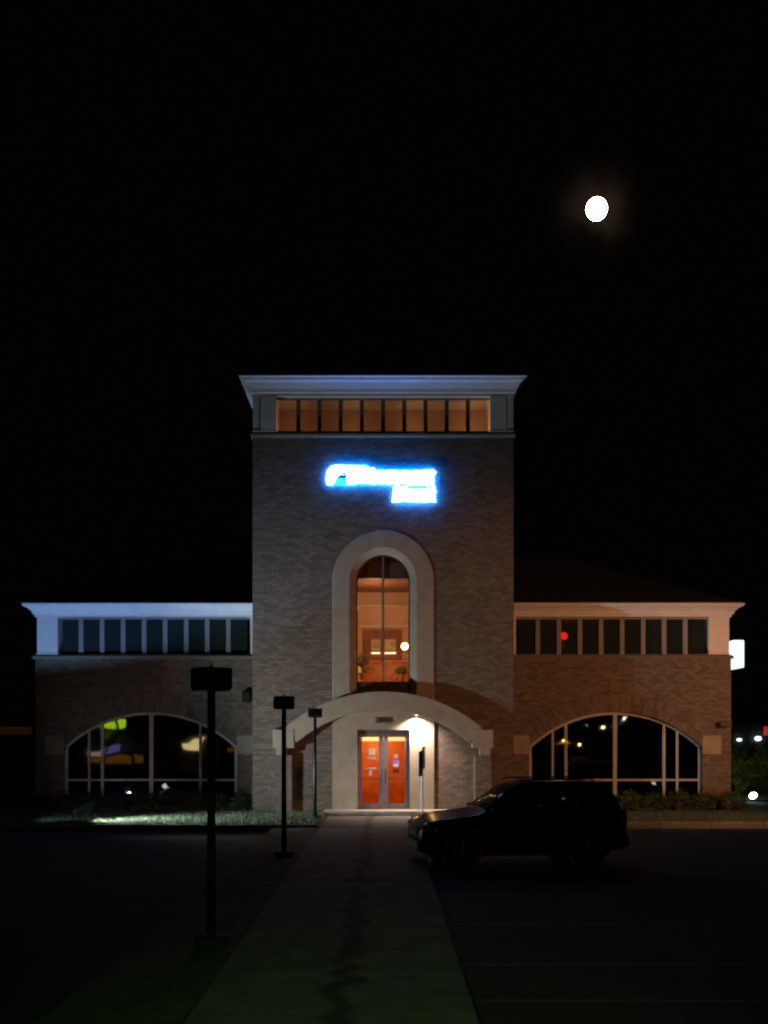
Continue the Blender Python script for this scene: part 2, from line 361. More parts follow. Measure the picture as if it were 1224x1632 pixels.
# --- wings
WX = 12.0-0.06
AH, ATOP, ASPR = 138/46.45, PZ(1135, WY), PZ(1190, WY)
ARISE = ATOP-ASPR; AR = (AH*AH+ARISE*ARISE)/(2*ARISE); ACZ = ATOP-AR
ASILL = 0.45; WZ = PZ(1050, WY)
for sgn in (-1, 1):
    xi, xo = CXT+sgn*TW, CXT+sgn*WX; cx = CXT+sgn*7.985
    a, b = min(xi, xo), max(xi, xo)
    brick_wall(a, b, WY, 0.0, WZ, [op_seg(cx, ACZ, AR+.12, AH, ASILL, ASPR)], 0.3, 'wing_wall')
    mb = MB(); ex = xo-.3 if sgn > 0 else xo
    mb.box(ex, ex+.3, WY+.305, 13.0, 0, WZ); mb.box(a, b, 13.0, 13.3, 0, 6.7)
    mb.build('wall', 'mortar', bank)
    # brick voussoirs round the segmental arch
    a0 = math.pi/2-math.asin(AH/AR); n = 72
    for k in range(n):
        t0 = a0+(math.pi-2*a0)*k/n+.0012; t1 = a0+(math.pi-2*a0)*(k+1)/n-.0012
        BRICKS.append(('ring', cx, t0, t1))
    # impost stones
    for s2 in (-1, 1):
        x0 = cx+s2*AH; x1 = cx+s2*(AH+.64); lo, hi = min(x0, x1), max(x0, x1)
        MB().bev(lo+.004, hi, WY-.035, WY+.06, PZ(1202, WY), PZ(1172, WY), .015).build('impost_stone', 'limestone', bank)
# bricks: the 300 nearest to the entrance are objects, the rest one joined mesh
full = [q for q in BRICKS if q[0] != 'ring' and q[2] < .5 and abs((q[1]-q[0])-(BL-J)) < 1e-4]
full.sort(key=lambda q: (q[0]+.15-CXT)**2+(q[3]-2.2)**2)
single = set(full[:300])
bh = None
for q in full[:300]:
    if bh is None: bh = MB().box(-(BL-J)/2, (BL-J)/2, 0, .03, 0, q[4]-q[3]).mesh('brick', 'brick_loose')
    o = bpy.data.objects.new('brick', bh); C.objects.link(o); o.parent = bank; o.location = ((q[0]+q[1])/2, q[2], q[3])
mb = MB()
for q in BRICKS:
    if q in single: continue
    if q[0] == 'ring':
        _, cx, t0, t1 = q
        for ra, rb in ((AR+.005, AR+.295), (AR+.31, AR+.60)):
            mb.prism([(cx+ra*math.cos(t0), ACZ+ra*math.sin(t0)), (cx+rb*math.cos(t0), ACZ+rb*math.sin(t0)), (cx+rb*math.cos(t1), ACZ+rb*math.sin(t1)), (cx+ra*math.cos(t1), ACZ+ra*math.sin(t1))], WY-.022+random.uniform(-.003, .003), WY+.28 if rb < AR+.3 else WY+.02)
    else: mb.box(q[0], q[1], q[2], q[2]+.03, q[3], q[4])
bw = mb.build('brickwork', 'brick_joined', bank); bw['kind'] = 'stuff'

def rings(x0, x1, y0, y1, prof, ox0=1, ox1=1):         # moulding lofted round a rectangle; (overhang, z)
    mb = MB()
    for o, z in prof: mb.v += [(x0-o*ox0, y0-o, z), (x1+o*ox1, y0-o, z), (x1+o*ox1, y1+o, z), (x0-o*ox0, y1+o, z)]
    for i in range(len(prof)-1):
        for k in range(4): mb.f.append((i*4+k, i*4+(k+1) % 4, i*4+4+(k+1) % 4, i*4+4+k))
    mb.f.append((3, 2, 1, 0)); n = len(prof)*4; mb.f.append((n-4, n-3, n-2, n-1)); return mb
# --- tower top
CT0, CT1 = PZ(632), PZ(597, -.4)
rings(CXT-TW, CXT+TW, 0, 8.5, [(.0, TZ+.002), (.05, TZ+.002), (.06, TZ+.05), (.06, TZ+.10), (.04, TZ+.16), (0, TZ+.17)]).build('ledge', 'limestone', bank)
zb, zt = TZ+.175, CT0
for sgn in (-1, 1):
    for (p, q) in ((3.55, 4.06), (4.12, 4.32)):
        x0, x1 = sorted((CXT+sgn*p, CXT+sgn*q))
        pl = MB().box(x0, x1, -.035 if p < 4 else -.02, .5, zb+.06, zt-.005).build('pilaster', 'white_paint', bank)
        MB().bev(x0-.02, x1+.02, -.045, .5, zb, zb+.055, .01).build('base', 'white_paint', pl)
mb = MB(); mb.box(CXT-TW+.02, CXT-TW+.2, .52, 8.4, zb, zt-.005); mb.box(CXT+TW-.2, CXT+TW-.02, .52, 8.4, zb, zt-.005); mb.box(CXT-TW+.21, CXT+TW-.21, 8.2, 8.4, zb, zt-.005)
mb.build('wall', 'white_paint', bank)
rings(CXT-TW, CXT+TW, 0, 8.5, [(-.02, CT0), (.02, CT0), (.02, CT0+.10), (.07, CT0+.12), (.09, CT0+.22), (.20, CT0+.40), (.30, CT0+.47), (.31, CT0+.53), (.38, CT0+.55), (.40, CT1-.03), (.38, CT1), (0, CT1)]).build('cornice', 'white_paint', bank)
mb = MB(); o = .34; x0, x1, y0, y1 = CXT-TW-o, CXT+TW+o, -o, 8.5+o; z = CT1+.003; zr = CT1+1.15
mb.add([(x0, y0, z), (x1, y0, z), (x1, y1, z), (x0, y1, z), (CXT-.3, 4.25, zr), (CXT+.3, 4.25, zr)], [(0, 1, 5, 4), (1, 2, 5), (2, 3, 4, 5), (3, 0, 4), (3, 2, 1, 0)])
mb.build('roof', 'shingle', bank)
def clerestory(xa, xb, n, y, z0, z1, gmat, fmat, mw):
    win = MB().box(xa-.05, xb+.05, y-.03, y+.06, z1-.05, z1).box(xa-.05, xb+.05, y-.05, y+.06, z0, z0+.05).build('clerestory_window', fmat, bank)
    p = (xb-xa)/n
    pm = MB().box(-p/2+mw/2+.002, p/2-mw/2-.002, -.004, .004, 0, z1-z0-.106).mesh('pane', gmat)
    mm = MB().box(-mw/2, mw/2, -.03, .05, 0, z1-z0-.104).mesh('mullion', fmat)
    for i in range(n):
        o = bpy.data.objects.new('pane', pm); C.objects.link(o); o.parent = win; o.location = (xa+p*(i+.5), y+.02, z0+.053)
        o.rotation_euler = (random.uniform(-.004, .004), 0, random.uniform(-.006, .006))
        if i:
            o = bpy.data.objects.new('mullion', mm); C.objects.link(o); o.parent = win; o.location = (xa+p*i, y, z0+.052)
    return win
clerestory(CXT-3.53, CXT+3.53, 10, .16, PZ(690, .16), PZ(635, .16), 'tower_clerestory_glass', 'door_metal', .14)
# attic room behind the tower clerestory
mb = MB(); mb.box(CXT-4.1, CXT+4.1, 1.5, 1.6, TZ+.18, CT0); mb.box(CXT-4.1, CXT+4.1, .32, 1.5, TZ-.05, TZ+.17)
mb.build('attic_wall', 'tan_plaster', bank)
for x, e in ((CXT-3.0, 5), (CXT-1.0, 7), (CXT+1.0, 8.5), (CXT+3.0, 11)): lamp('attic_light', 'POINT', (x, .75, TZ+.55), e, (1.0, .44, .18), size=.3)
# --- wing tops
for sgn in (-1, 1):
    xi, xo = CXT+sgn*TW, CXT+sgn*WX; a, b = min(xi, xo), max(xi, xo); l = 1 if sgn < 0 else 0
    rings(a, b, WY, 13.3, [(0, WZ+.002), (.06, WZ+.002), (.08, WZ+.05), (.08, WZ+.09), (0, WZ+.14)], l, 1-l).build('ledge', 'brick_joined', bank)
    z0, z1 = WZ+.145, PZ(983, WY)
    for (p, q, n_) in (((11.18, 11.88, 0), (4.338, 4.56, 1))):
        x0, x1 = sorted((CXT+sgn*p, CXT+sgn*q))
        pl = MB().box(x0, x1, WY+.02, WY+.6, z0+.06, z1-.004).build('pilaster', 'white_paint', bank)
        MB().bev(x0-(0 if n_ else .02), x1+(0 if n_ else .02), WY-.005, WY+.6, z0, z0+.055, .01).build('base', 'white_paint', pl)
    xe = CXT+sgn*11.86
    MB().box(min(xe, xe-sgn*.2), max(xe, xe-sgn*.2), WY+.62, 13.2, z0, z1-.004).build('wall', 'white_paint', bank)
    zt = PZ(960, WY-.4)
    rings(a, b, WY, 13.3, [(-.02, z1), (.02, z1), (.02, z1+.07), (.07, z1+.09), (.10, z1+.18), (.22, z1+.30), (.32, z1+.33), (.36, zt-.03), (.34, zt), (0, zt)], l, 1-l).build('cornice', 'white_paint', bank)
    # hipped roof
    o = .31; X0, X1, Y0, Y1 = a-o*l, b+o*(1-l), WY-o, 13.3+o; zz = zt+.003; zr = zt+2.6; ym = (Y0+Y1)/2; h = 5.0
    if sgn < 0: pts = [(X0, Y0, zz), (X1, Y0, zz), (X1, Y1, zz), (X0, Y1, zz), (X0+h, ym, zr), (X1, ym, zr)]
    else: pts = [(X0, Y0, zz), (X1, Y0, zz), (X1, Y1, zz), (X0, Y1, zz), (X0, ym, zr), (X1-h, ym, zr)]
    MB().add(pts, [(0, 1, 5, 4), (1, 2, 5), (2, 3, 4, 5), (3, 0, 4), (3, 2, 1, 0)]).build('roof', 'shingle', bank)
    x0, x1 = sorted((CXT+sgn*4.60, CXT+sgn*11.12))
    clerestory(x0, x1, 9, WY+.12, PZ(1045, WY), PZ(984, WY), 'clerestory_glass', 'grey_frame', .15)
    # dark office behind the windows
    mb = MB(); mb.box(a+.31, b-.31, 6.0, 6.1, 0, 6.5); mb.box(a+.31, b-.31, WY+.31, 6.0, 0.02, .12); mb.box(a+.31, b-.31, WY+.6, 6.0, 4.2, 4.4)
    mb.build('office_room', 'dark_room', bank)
# --- segmental windows
def seg_window(cx):
    y = WY+.17; ztr = PZ(1243, y)
    offs = [-AH, -99/46.2, -78/46.2, 0, 78/46.2, 99/46.2, AH]; ws = [.10, .07, .09, .13, .09, .07, .10]
    def top(x, r): return ACZ+math.sqrt(max(.0, r*r-(x-cx)**2))
    a0 = math.pi/2-math.asin((AH-.01)/AR)
    win = MB().strip(arc(cx, ACZ, AR-.085, a0, math.pi-a0, 32), arc(cx, ACZ, AR-.004, a0, math.pi-a0, 32), y-.05, y+.06).build('arched_window', 'aluminium', bank)
    for o_, w_ in zip(offs, ws):
        x = cx+o_; x0, x1 = x-w_/2, x+w_/2
        if o_ == -AH: x0, x1 = x+.004, x+w_
        if o_ == AH: x0, x1 = x-w_, x-.004
        za = top(x0, AR-.085)-.002; zb_ = top(x1, AR-.085)-.002
        MB().prism([(x0, ASILL+.002), (x1, ASILL+.002), (x1, zb_), (x0, za)], y-.045, y+.05).build('mullion', 'aluminium', win)
    for i in range(6):
        xa = cx+offs[i]+(ws[i]/2 if i else ws[i])+.003; xb = cx+offs[i+1]-(ws[i+1]/2 if i < 5 else ws[i+1])-.003
        MB().box(xa, xb, y-.035, y+.04, ztr-.035, ztr+.035).build('transom', 'aluminium', win)
        MB().box(xa, xb, y+.0, y+.008, ASILL+.05, ztr-.037).build('pane', 'wing_glass', win)
        pts = [(xa, ztr+.037), (xb, ztr+.037)]+[(xb+(xa-xb)*k/8, top(xb+(xa-xb)*k/8, AR-.087)) for k in range(9)]
        o = MB().prism(pts, y+.0, y+.008).build('pane', 'wing_glass', win)
    MB().box(cx-AH+.003, cx+AH-.003, y-.16, y+.07, ASILL-.06, ASILL+.0).build('sill', 'limestone', win)
for sgn in (-1, 1): seg_window(CXT+sgn*7.985)
# --- tall arched surround: moulded profile swept round the opening
def sweep_arch(cx, z0, spr, prof, n=36):
    mb = MB(); rowsn = len(prof); sts = [('l', z0)]+[('a', math.pi-math.pi*i/n) for i in range(n+1)]+[('r', z0)]
    for kind, q in sts:
        for r_, y in prof:
            if kind == 'l': mb.v.append((cx-r_, y, q))
            elif kind == 'r': mb.v.append((cx+r_, y, q))
            else: mb.v.append((cx+r_*math.cos(q), y, spr+r_*math.sin(q)))
    for i in range(len(sts)-1):
        for k in range(rowsn): mb.f.append((i*rowsn+k, i*rowsn+(k+1) % rowsn, (i+1)*rowsn+(k+1) % rowsn, (i+1)*rowsn+k))
    mb.f.append(tuple(range(rowsn))); mb.f.append(tuple(range(len(sts)*rowsn-1, (len(sts)-1)*rowsn-1, -1))); return mb
sweep_arch(CXT, 3.60, SPR, [(RO, .02), (RO, -.02), (RO-.02, -.035), (RI+.22, -.035), (RI+.02, .10), (RI, .12), (RI, .34), (RO-.17, .34), (RO-.17, .02)]).build('arch_surround', 'limestone', bank)
DX0, DX1, DZ = PX(569.5, 0), PX(653, 0), PZ(1163)
mb = MB(); xa, xb = CXT-RO, CXT+RO
mb.prism([(xa, .0), (DX0, .0), (DX0, DZ), (DX1, DZ), (DX1, 0), (xb, 0), (xb, 3.597), (xa, 3.597)], -.06, .30)
portal = mb.build('door_surround', 'limestone', bank)
MB().box(CXT-RI, CXT+RI, -.05, .30, 3.60, PZ(1100)).build('spandrel', 'bronze', bank)
# upper window in the arch
ub, ut = PZ(1100)+.004, SPR+RI
win = MB().strip(arc(CXT, SPR, RI-.05, 0, math.pi, 24), arc(CXT, SPR, RI-.003, 0, math.pi, 24), .16, .26).box(CXT-RI+.003, CXT-RI+.05, .16, .26, ub, SPR).box(CXT+RI-.05, CXT+RI-.003, .16, .26, ub, SPR).build('tall_window', 'bronze', bank)
MB().box(CXT-RI+.05, CXT+RI-.05, .15, .27, ub, PZ(1086)).build('bottom_rail', 'bronze', win)
MB().box(CXT-.035, CXT+.035, .155, .265, PZ(1086)+.002, ut-.06).build('mullion', 'door_metal', win)
zt0 = PZ(921, .2)
for s_ in (-1, 1):
    x0, x1 = sorted((CXT+s_*.037, CXT+s_*(RI-.052)))
    MB().box(x0, x1, .16, .26, zt0-.03, zt0+.03).build('transom', 'bronze', win)
    MB().box(x0, x1, .205, .213, PZ(1086)+.002, zt0-.032).build('pane', 'lobby_glass', win)
    pts = [(x0, zt0+.032), (x1, zt0+.032)]+[(x1+(x0-x1)*k/10, SPR+math.sqrt(max(0.0005, (RI-.05)**2-(x1+(x0-x1)*k/10-CXT)**2))) for k in range(11)]
    MB().prism(pts, .205, .213).build('pane', 'lobby_glass', win)
# --- projecting segmental arch over the entrance, on brick piers
PCX = CXT; PCZ = PZ(1344); PR1, PR0 = 243/48.4, 213/48.4; PD = -.36
a0 = math.pi/2-R(40.3)
MB().strip(arc(PCX, PCZ, PR0, a0, math.pi-a0, 40), arc(PCX, PCZ, PR1, a0, math.pi-a0, 40), PD, -.004).build('entrance_arch', 'limestone', bank)
for s_ in (-1, 1):
    f = lambda p, q: sorted((PCX+s_*p, PCX+s_*q))
    x0, x1 = f(2.93, 3.62); MB().bev(x0, x1, PD-.02, -.002, PZ(1192), PZ(1163), .012).build('springer_stone', 'limestone', bank)
    x0, x1 = f(3.18, 3.52); MB().bev(x0, x1, PD-.01, -.002, PZ(1203), PZ(1192)-.002, .01).build('springer_stone', 'limestone', bank)
    x0, x1 = f(3.02, 3.56); pier = MB().box(x0+.006, x1-.006, -.21, -.002, 0, PZ(1203)-.002).build('pier', 'mortar', bank)
    n = 19; h = (PZ(1203)-.004)/n
    for k in range(n):
        for (u, v) in (((0, .5), (.5, 1)) if k % 2 else ((0, .25), (.25, .75), (.75, 1))):
            xx0, xx1 = x0+(x1-x0)*u, x0+(x1-x0)*v
            MB().box(xx0+(.006 if u else 0), xx1-(.006 if v < 1 else 0), -.225+random.uniform(-.002, .002), -.004, k*h+.006, (k+1)*h-.006).build('brick', 'brick_loose', pier)
# --- doors
dy = .12
fr = MB().box(DX0+.002, DX0+.09, dy-.05, dy+.06, .125, DZ-.002).box(DX1-.09, DX1-.002, dy-.05, dy+.06, .125, DZ-.002).box(DX0+.09, DX1-.09, dy-.05, dy+.06, DZ-.17, DZ-.002).build('door_frame', 'door_metal', bank)
dm = (DX0+DX1)/2
for s_ in (-1, 1):
    x0, x1 = (DX0+.095, dm-.004) if s_ < 0 else (dm+.004, DX1-.095)
    hx = x1 if s_ < 0 else x0
    z0, z1 = .13, DZ-.175; st = .06
    mid = .15 if True else 0
    xa, xb = (x0+st, x1-mid) if s_ < 0 else (x0+mid, x1-st)
    door = MB().box(x0, xa, dy-.03, dy+.03, z0, z1).box(xb, x1, dy-.03, dy+.03, z0, z1).box(xa, xb, dy-.03, dy+.03, z0, z0+.15).box(xa, xb, dy-.03, dy+.03, z1-.07, z1).build('door', 'door_metal', bank)
    MB().box(xa+.002, xb-.002, dy-.004, dy+.004, z0+.152, z1-.072).build('pane', 'lobby_glass', door)
    MB().box(xa+.002, xb-.002, dy-.025, dy-.006, PZ(1241)-.015, PZ(1241)+.015).build('push_bar', 'bronze', door)
    MB().tube([(hx-s_*-.0-s_*.06, dy-.09, .95), (hx-s_*.06, dy-.09, 1.45)], .018).tube([(hx-s_*.06, dy-.03, 1.0), (hx-s_*.06, dy-.09, 1.0)], .012).tube([(hx-s_*.06, dy-.03, 1.4), (hx-s_*.06, dy-.09, 1.4)], .012).build('handle', 'chrome', door)
    def note(px0, px1, py0, py1, m, nm='notice'):
        MB().box(PX(px0, dy), PX(px1, dy), dy-.0105, dy-.0055, PZ(py1, dy), PZ(py0, dy)).build(nm, m, door)
    if s_ < 0:
        note(587, 598, 1193, 1203, 'paper'); note(584, 599, 1206, 1210, 'paper_white'); note(588, 593, 1228, 1236, 'paper_white'); note(582, 600, 1223, 1226, 'paper_white')
    else:
        note(628, 634, 1202, 1208, 'galvanised'); note(627, 636, 1212, 1217, 'sticker_blue'); note(627, 635, 1217.5, 1222, 'paper_white'); note(627, 636, 1226, 1232, 'sticker_black')
# house number
def text_mesh(ch, name, m, x0, x1, z0, z1, y0, y1, off=0.0, parent=None, shear=0.0):
    cu = bpy.data.curves.new('t', 'FONT'); cu.body = ch; cu.extrude = .5; cu.offset = off; cu.shear = shear; cu.resolution_u = 4
    to = bpy.data.objects.new('t', cu); me = bpy.data.meshes.new_from_object(to); bpy.data.objects.remove(to); bpy.data.curves.remove(cu)
    xs = [v.co.x for v in me.vertices]; ys = [v.co.y for v in me.vertices]; ax, bx, ay, by = min(xs), max(xs), min(ys), max(ys)
    for v in me.vertices:
        x, y, z = v.co; v.co = (x0+(x-ax)/(bx-ax)*(x1-x0), y0+(0.5-z)*(y1-y0), z0+(y-ay)/(by-ay)*(z1-z0))
    me.name = name; me.materials.append(MATS[m]); o = bpy.data.objects.new(name, me); C.objects.link(o); o.parent = parent; return o
num = thing('house_number', 'small dark house numerals on the stone above the doors', 'number')
for i, ch in enumerate('2808'): text_mesh(ch, 'digit', 'number_dark', PX(597+i*7), PX(603+i*7), PZ(1152), PZ(1143), -.09, -.058, .0, num)
# --- interior seen through the tall window and the doors
UF = PZ(1100)-.02
lob = MB()
yb = 4.2
lob.box(CXT-2.2, CXT+2.2, yb, yb+.1, UF, 9.2); lob.box(CXT-2.3, CXT-2.2, .32, yb, UF, 9.2); lob.box(CXT+2.2, CXT+2.3, .32, yb, UF, 9.2)
lob.build('gallery_wall', 'tan_plaster', bank)
MB().box(CXT-2.3, CXT+2.3, .32, yb+.1, UF-.25, UF).build('gallery_floor', 'carpet', bank)
MB().box(CXT-2.3, CXT+2.3, .60, yb+.1, PZ(921, .6), 9.35).build('ceiling', 'ceiling_brown', bank)
for py, e_ in ((966, .05), (998, .06)):
    MB().bev(CXT-2.2, CXT+2.2, yb-.12, yb-.002, PZ(py+3, yb), PZ(py-2, yb), .015).build('wall_moulding', 'paper', bank)
alc = MB().box(PX(578, yb), PX(640, yb), yb-.06, yb-.002, PZ(1052, yb), PZ(1004, yb)).build('wood_panel', 'dark_wood', bank)
for k, (pa, pb) in enumerate(((578, 597), (598.5, 618), (619.5, 640))):
    MB().bev(PX(pa+1.5, yb), PX(pb-1.5, yb), yb-.085, yb-.061, PZ(1050, yb), PZ(1006, yb), .01).build('panel', 'dark_wood', alc)
MB().box(CXT-2.2, CXT+2.2, 3.4, yb-.09, UF, PZ(1056, 3.4)).build('counter', 'wood', bank)
MB().bev(CXT-2.2, CXT+2.2, 3.3, yb-.1, PZ(1056, 3.4)+.002, PZ(1054, 3.4)+.03, .01).build('counter_top', 'wood', bank)
for i, (pa, pb) in enumerate(((592, 606), (613, 631))):
    pic = thing('framed_picture', ['small framed picture under a warm lamp in the tall window', 'wider framed picture under a warm lamp in the tall window'][i], 'picture')
    y = yb-.10
    MB().box(PX(pa, y), PX(pb, y), y-.02, y+.0, PZ(1036, y), PZ(1019, y)).build('mat_board', 'paper', pic)
    mx_ = PX((pa+pb)/2+1+i*3, y); MB().box(mx_-.11, mx_+.11, y-.03, y-.021, PZ(1033, y), PZ(1023, y)).build('artwork', 'picture_art', pic)
    MB().tube([(PX(pa, y), y-.06, PZ(1041, y)), (PX(pb, y), y-.06, PZ(1041, y))], .035).build('lamp', 'picture_lamp', pic)
g = thing('globe_lamp', 'bright glowing globe wall lamp inside the tall arched window', 'lamp')
gx, gy, gz = PX(645, 1.2), 1.2, PZ(1030, 1.2)
MB().ball((gx, gy, gz), .125).build('globe', 'globe_light', g, True)
MB().tube([(CXT+2.2, gy, gz-.2), (gx+.25, gy, gz-.26), (gx, gy, gz-.22), (gx, gy, gz-.14)], .02).build('bracket', 'bronze', g)
def plant(px, y, py0, py1, rad, label):
    p = thing('potted_plant', label, 'plant'); x = PX(px, y); z0, z1 = PZ(py0, y), PZ(py1, y)
    MB().lathe([(.10, 0), (.14, .22), (.15, .24), (.12, .25)], (x, y, z0), 14).build('pot', 'pot', p)
    MB().tube([(x, y, z0+.2), (x+.02, y, z1-.2)], .015).build('stem', 'bark', p)
    mb = MB()
    for _ in range(160):
        c = Vector((x+random.gauss(0, rad*.5), y+random.gauss(0, rad*.4), random.uniform(z0+.25, z1))); a = random.uniform(0, 6.28); l = random.uniform(.08, .16)
        d = Vector((math.cos(a)*l, math.sin(a)*l*.6, random.uniform(-.06, .12))); e = Vector((-math.sin(a), 0, math.cos(a)))*l*.25
        n = len(mb.v); mb.v += [tuple(c), tuple(c+d*.5+e), tuple(c+d), tuple(c+d*.5-e)]; mb.f.append((n, n+1, n+2, n+3))
    mb.build('leaves', 'leaf', p)
plant(579, 2.2, 1083, 1047, .26, 'taller leafy potted plant behind the tall window')
plant(638, 2.0, 1086, 1066, .18, 'low leafy potted plant below the globe lamp')
lt = thing('table_lamp', 'small pale lamp with round shade beside the taller potted plant', 'lamp')
x, y = PX(571, 1.6), 1.6
MB().lathe([(.11, 0), (.10, .05), (.03, .07), (.02, .3)], (x, y, PZ(1086, y)), 14).build('base', 'tan_plaster', lt)
MB().lathe([(.10, .3), (.07, .5)], (x, y, PZ(1086, y)), 14).build('shade', 'paper', lt)
tb = thing('side_table', 'narrow wooden side table carrying the small lamp', 'table')
MB().box(x-.25, x+.25, y-.2, y+.2, PZ(1086, y)-.05, PZ(1086, y)-.004).build('table_top', 'wood', tb)
for dx in (-.22, .22):
    for dy_ in (-.17, .17): MB().box(x+dx-.02, x+dx+.02, y+dy_-.02, y+dy_+.02, UF, PZ(1086, y)-.052).build('leg', 'wood', tb)
lamp('gallery_light', 'POINT', (CXT-.3, 1.7, 7.1), 70, (1.0, .55, .30), size=.3)
lamp('gallery_light', 'POINT', (CXT+.2, 1.0, 5.3), 95, (1.0, .42, .14), size=.3)
# ground-floor lobby
MB().box(CXT-1.6, CXT+1.6, 2.4, 2.5, 0.02, 2.62).build('lobby_wall', 'wood', bank)
MB().box(CXT-1.7, CXT-1.6, .32, 2.5, .02, 2.62).box(CXT+1.6, CXT+1.7, .32, 2.5, .02, 2.62).build('lobby_side_wall', 'wood', bank)
MB().box(CXT-1.7, CXT+1.7, .32, 2.5, .0, .115).build('lobby_floor', 'carpet', bank)
MB().box(CXT-1.7, CXT+1.7, .32, 2.5, 2.63, 2.75).build('lobby_ceiling', 'tan_plaster', bank)
MB().box(CXT-1.3, CXT+1.3, 2.30, 2.39, PZ(1181, 2.3), PZ(1174, 2.3)).build('cove_lamp', 'cove_light', bank)
lamp('lobby_light', 'POINT', (CXT-.2, 1.0, 2.2), 120, (1.0, .38, .09), size=.25)
# red lamp behind the right clerestory
er = thing('exit_lamp', 'small glowing red lamp hanging behind the right wing upper windows', 'lamp')
x, y, z = PX(898, 2.2), 2.2, PZ(1014, 2.2)
MB().ball((x, y, z), .15).build('bulb', 'exit_red', er, True); MB().tube([(x, y, z+.1), (x, y, 6.6)], .012).build('cord', 'black_metal', er)
MB().lathe([(.20, -.42), (.14, -.12), (.05, -.1)], (x-.1, y, z), 16).build('shade', 'tan_plaster', er)  # pale cone stands in for the dim white halo under the bulb
# ------------------------------------------------------------------ entrance downlight
dl = thing('downlight', 'bright little downlight under the entrance arch beside the doors', 'lamp')
x, z = PX(664, -.25), PZ(1139, -.25)
MB().lathe([(.06, .12), (.075, .0), (.07, -.01)], (x, -.22, z), 16).build('housing', 'bronze', dl); MB().lathe([(.055, -.012), (.05, -.02)], (x, -.22, z), 16).build('lens', 'downlight_lens', dl)
lamp('downlight_lamp', 'SPOT', (x, -.29, z-.04), 950, (1.0, .74, .64), aim=(x-.02, -.12, 0), size=.04, cone=140, blend=1)
# ------------------------------------------------------------------ illuminated sign
sg = thing('illuminated_sign', 'glowing blue white letter sign with swoosh logo on the tower', 'sign')
yS0, yS1 = -.14, -.10
def returns(o):       # only the faces glow; the letter sides are opaque metal returns
    o.data.materials.append(MATS['sign_return'])
    for p in o.data.polygons: p.material_index = 0 if abs(p.normal.y) > .6 and p.center.y < yS1+.02 else 1
    return o
def row(word, edges, py0s, py1, shear=0.0):
    for ch, (a, b), py0 in zip(word, edges, py0s):
        returns(text_mesh(ch, 'letter', 'sign_face', PX(a, yS0), PX(b, yS0), PZ(py1, yS0), PZ(py0, yS0), yS0, yS1, .055, sg, shear))
row('Pioneer', [(552, 591), (590.5, 598.5), (598, 617), (616.5, 636), (635.5, 655), (654.5, 675), (674.5, 696)], [741.5, 745, 749, 748.5, 749, 749, 748], 772)
row('Bank', [(624, 646), (645.5, 662), (661.5, 679), (678.5, 696.5)], [774, 778.5, 778.5, 774], 800.5, .12)
pts = [(521, 773), (519, 764), (521, 750), (527, 743), (537, 740.5), (550, 741), (556, 746), (550, 752), (541, 757), (535, 764), (531, 773)]
returns(MB().prism([(PX(a, yS0), PZ(b, yS0)) for a, b in pts], yS0, yS1).build('logo', 'sign_face', sg))
MB().prism([(PX(a, yS0), PZ(b, yS0)) for a, b in ((541, 773), (546, 762), (551, 769), (557, 773))], yS0, yS1).build('logo_leaf', 'sign_cyan', sg)
def panel(pts, nm, m, y0, y1): 
    o = MB().prism([(PX(a, y0), PZ(b, y0)) for a, b in pts], y0, y1).build(nm, m, sg)
    if m == 'sign_bloom': returns(o)
    return o
panel([(552, 770), (552, 745), (590, 745), (594, 750.5), (692, 750.5), (692, 774), (645, 774), (644, 771)], 'bloom_panel', 'sign_bloom', yS1+.003, yS1+.007)  # glowing panels added to fuse the letters like overexposed bloom
panel([(627, 799), (631, 776), (650, 774.5), (650, 779), (682, 779), (682, 774.5), (694, 774.5), (694, 799)], 'bloom_panel', 'sign_bloom', yS1+.003, yS1+.007)
panel([(522, 771), (522, 752), (528, 745), (538, 742), (584, 742), (594, 749), (692, 749), (692, 772)], 'halo_lamp', 'sign_halo', -.075, -.06)
panel([(628, 799), (632, 775), (693, 775), (693, 799)], 'halo_lamp', 'sign_halo', -.075, -.06)
MB().box(PX(530), PX(690), -.092, -.08, PZ(764), PZ(758)).build('raceway', 'galvanised', sg)
for px in (540, 600, 660, 685): MB().box(PX(px)-.02, PX(px)+.02, -.058, .0, PZ(763), PZ(759)).build('bracket', 'galvanised', sg)
# ------------------------------------------------------------------ side sign on the right wing
ss = thing('side_sign', 'glowing white cabinet sign on the side of the right wing', 'sign')
y0 = 2.2; xw = CXT+WX
x0, x1 = PX(1168, y0), PX(1186.5, y0)
MB().bev(x0, x1, y0, y0+2.4, PZ(1064, y0), PZ(1020, y0), .05).build('cabinet', 'side_sign_face', ss)
MB().prism([(x0-.004, PZ(1027, y0)), (x0-.004, PZ(1050, y0)), (xw+.06, PZ(1040, y0)), (xw+.02, PZ(1032, y0))], y0+.02, y0+2.3).build('logo', 'side_sign_face', ss)
MB().box(xw, x0, y0+1.0, y0+1.1, PZ(1058, y0), PZ(1054, y0)).build('bracket', 'galvanised', ss)
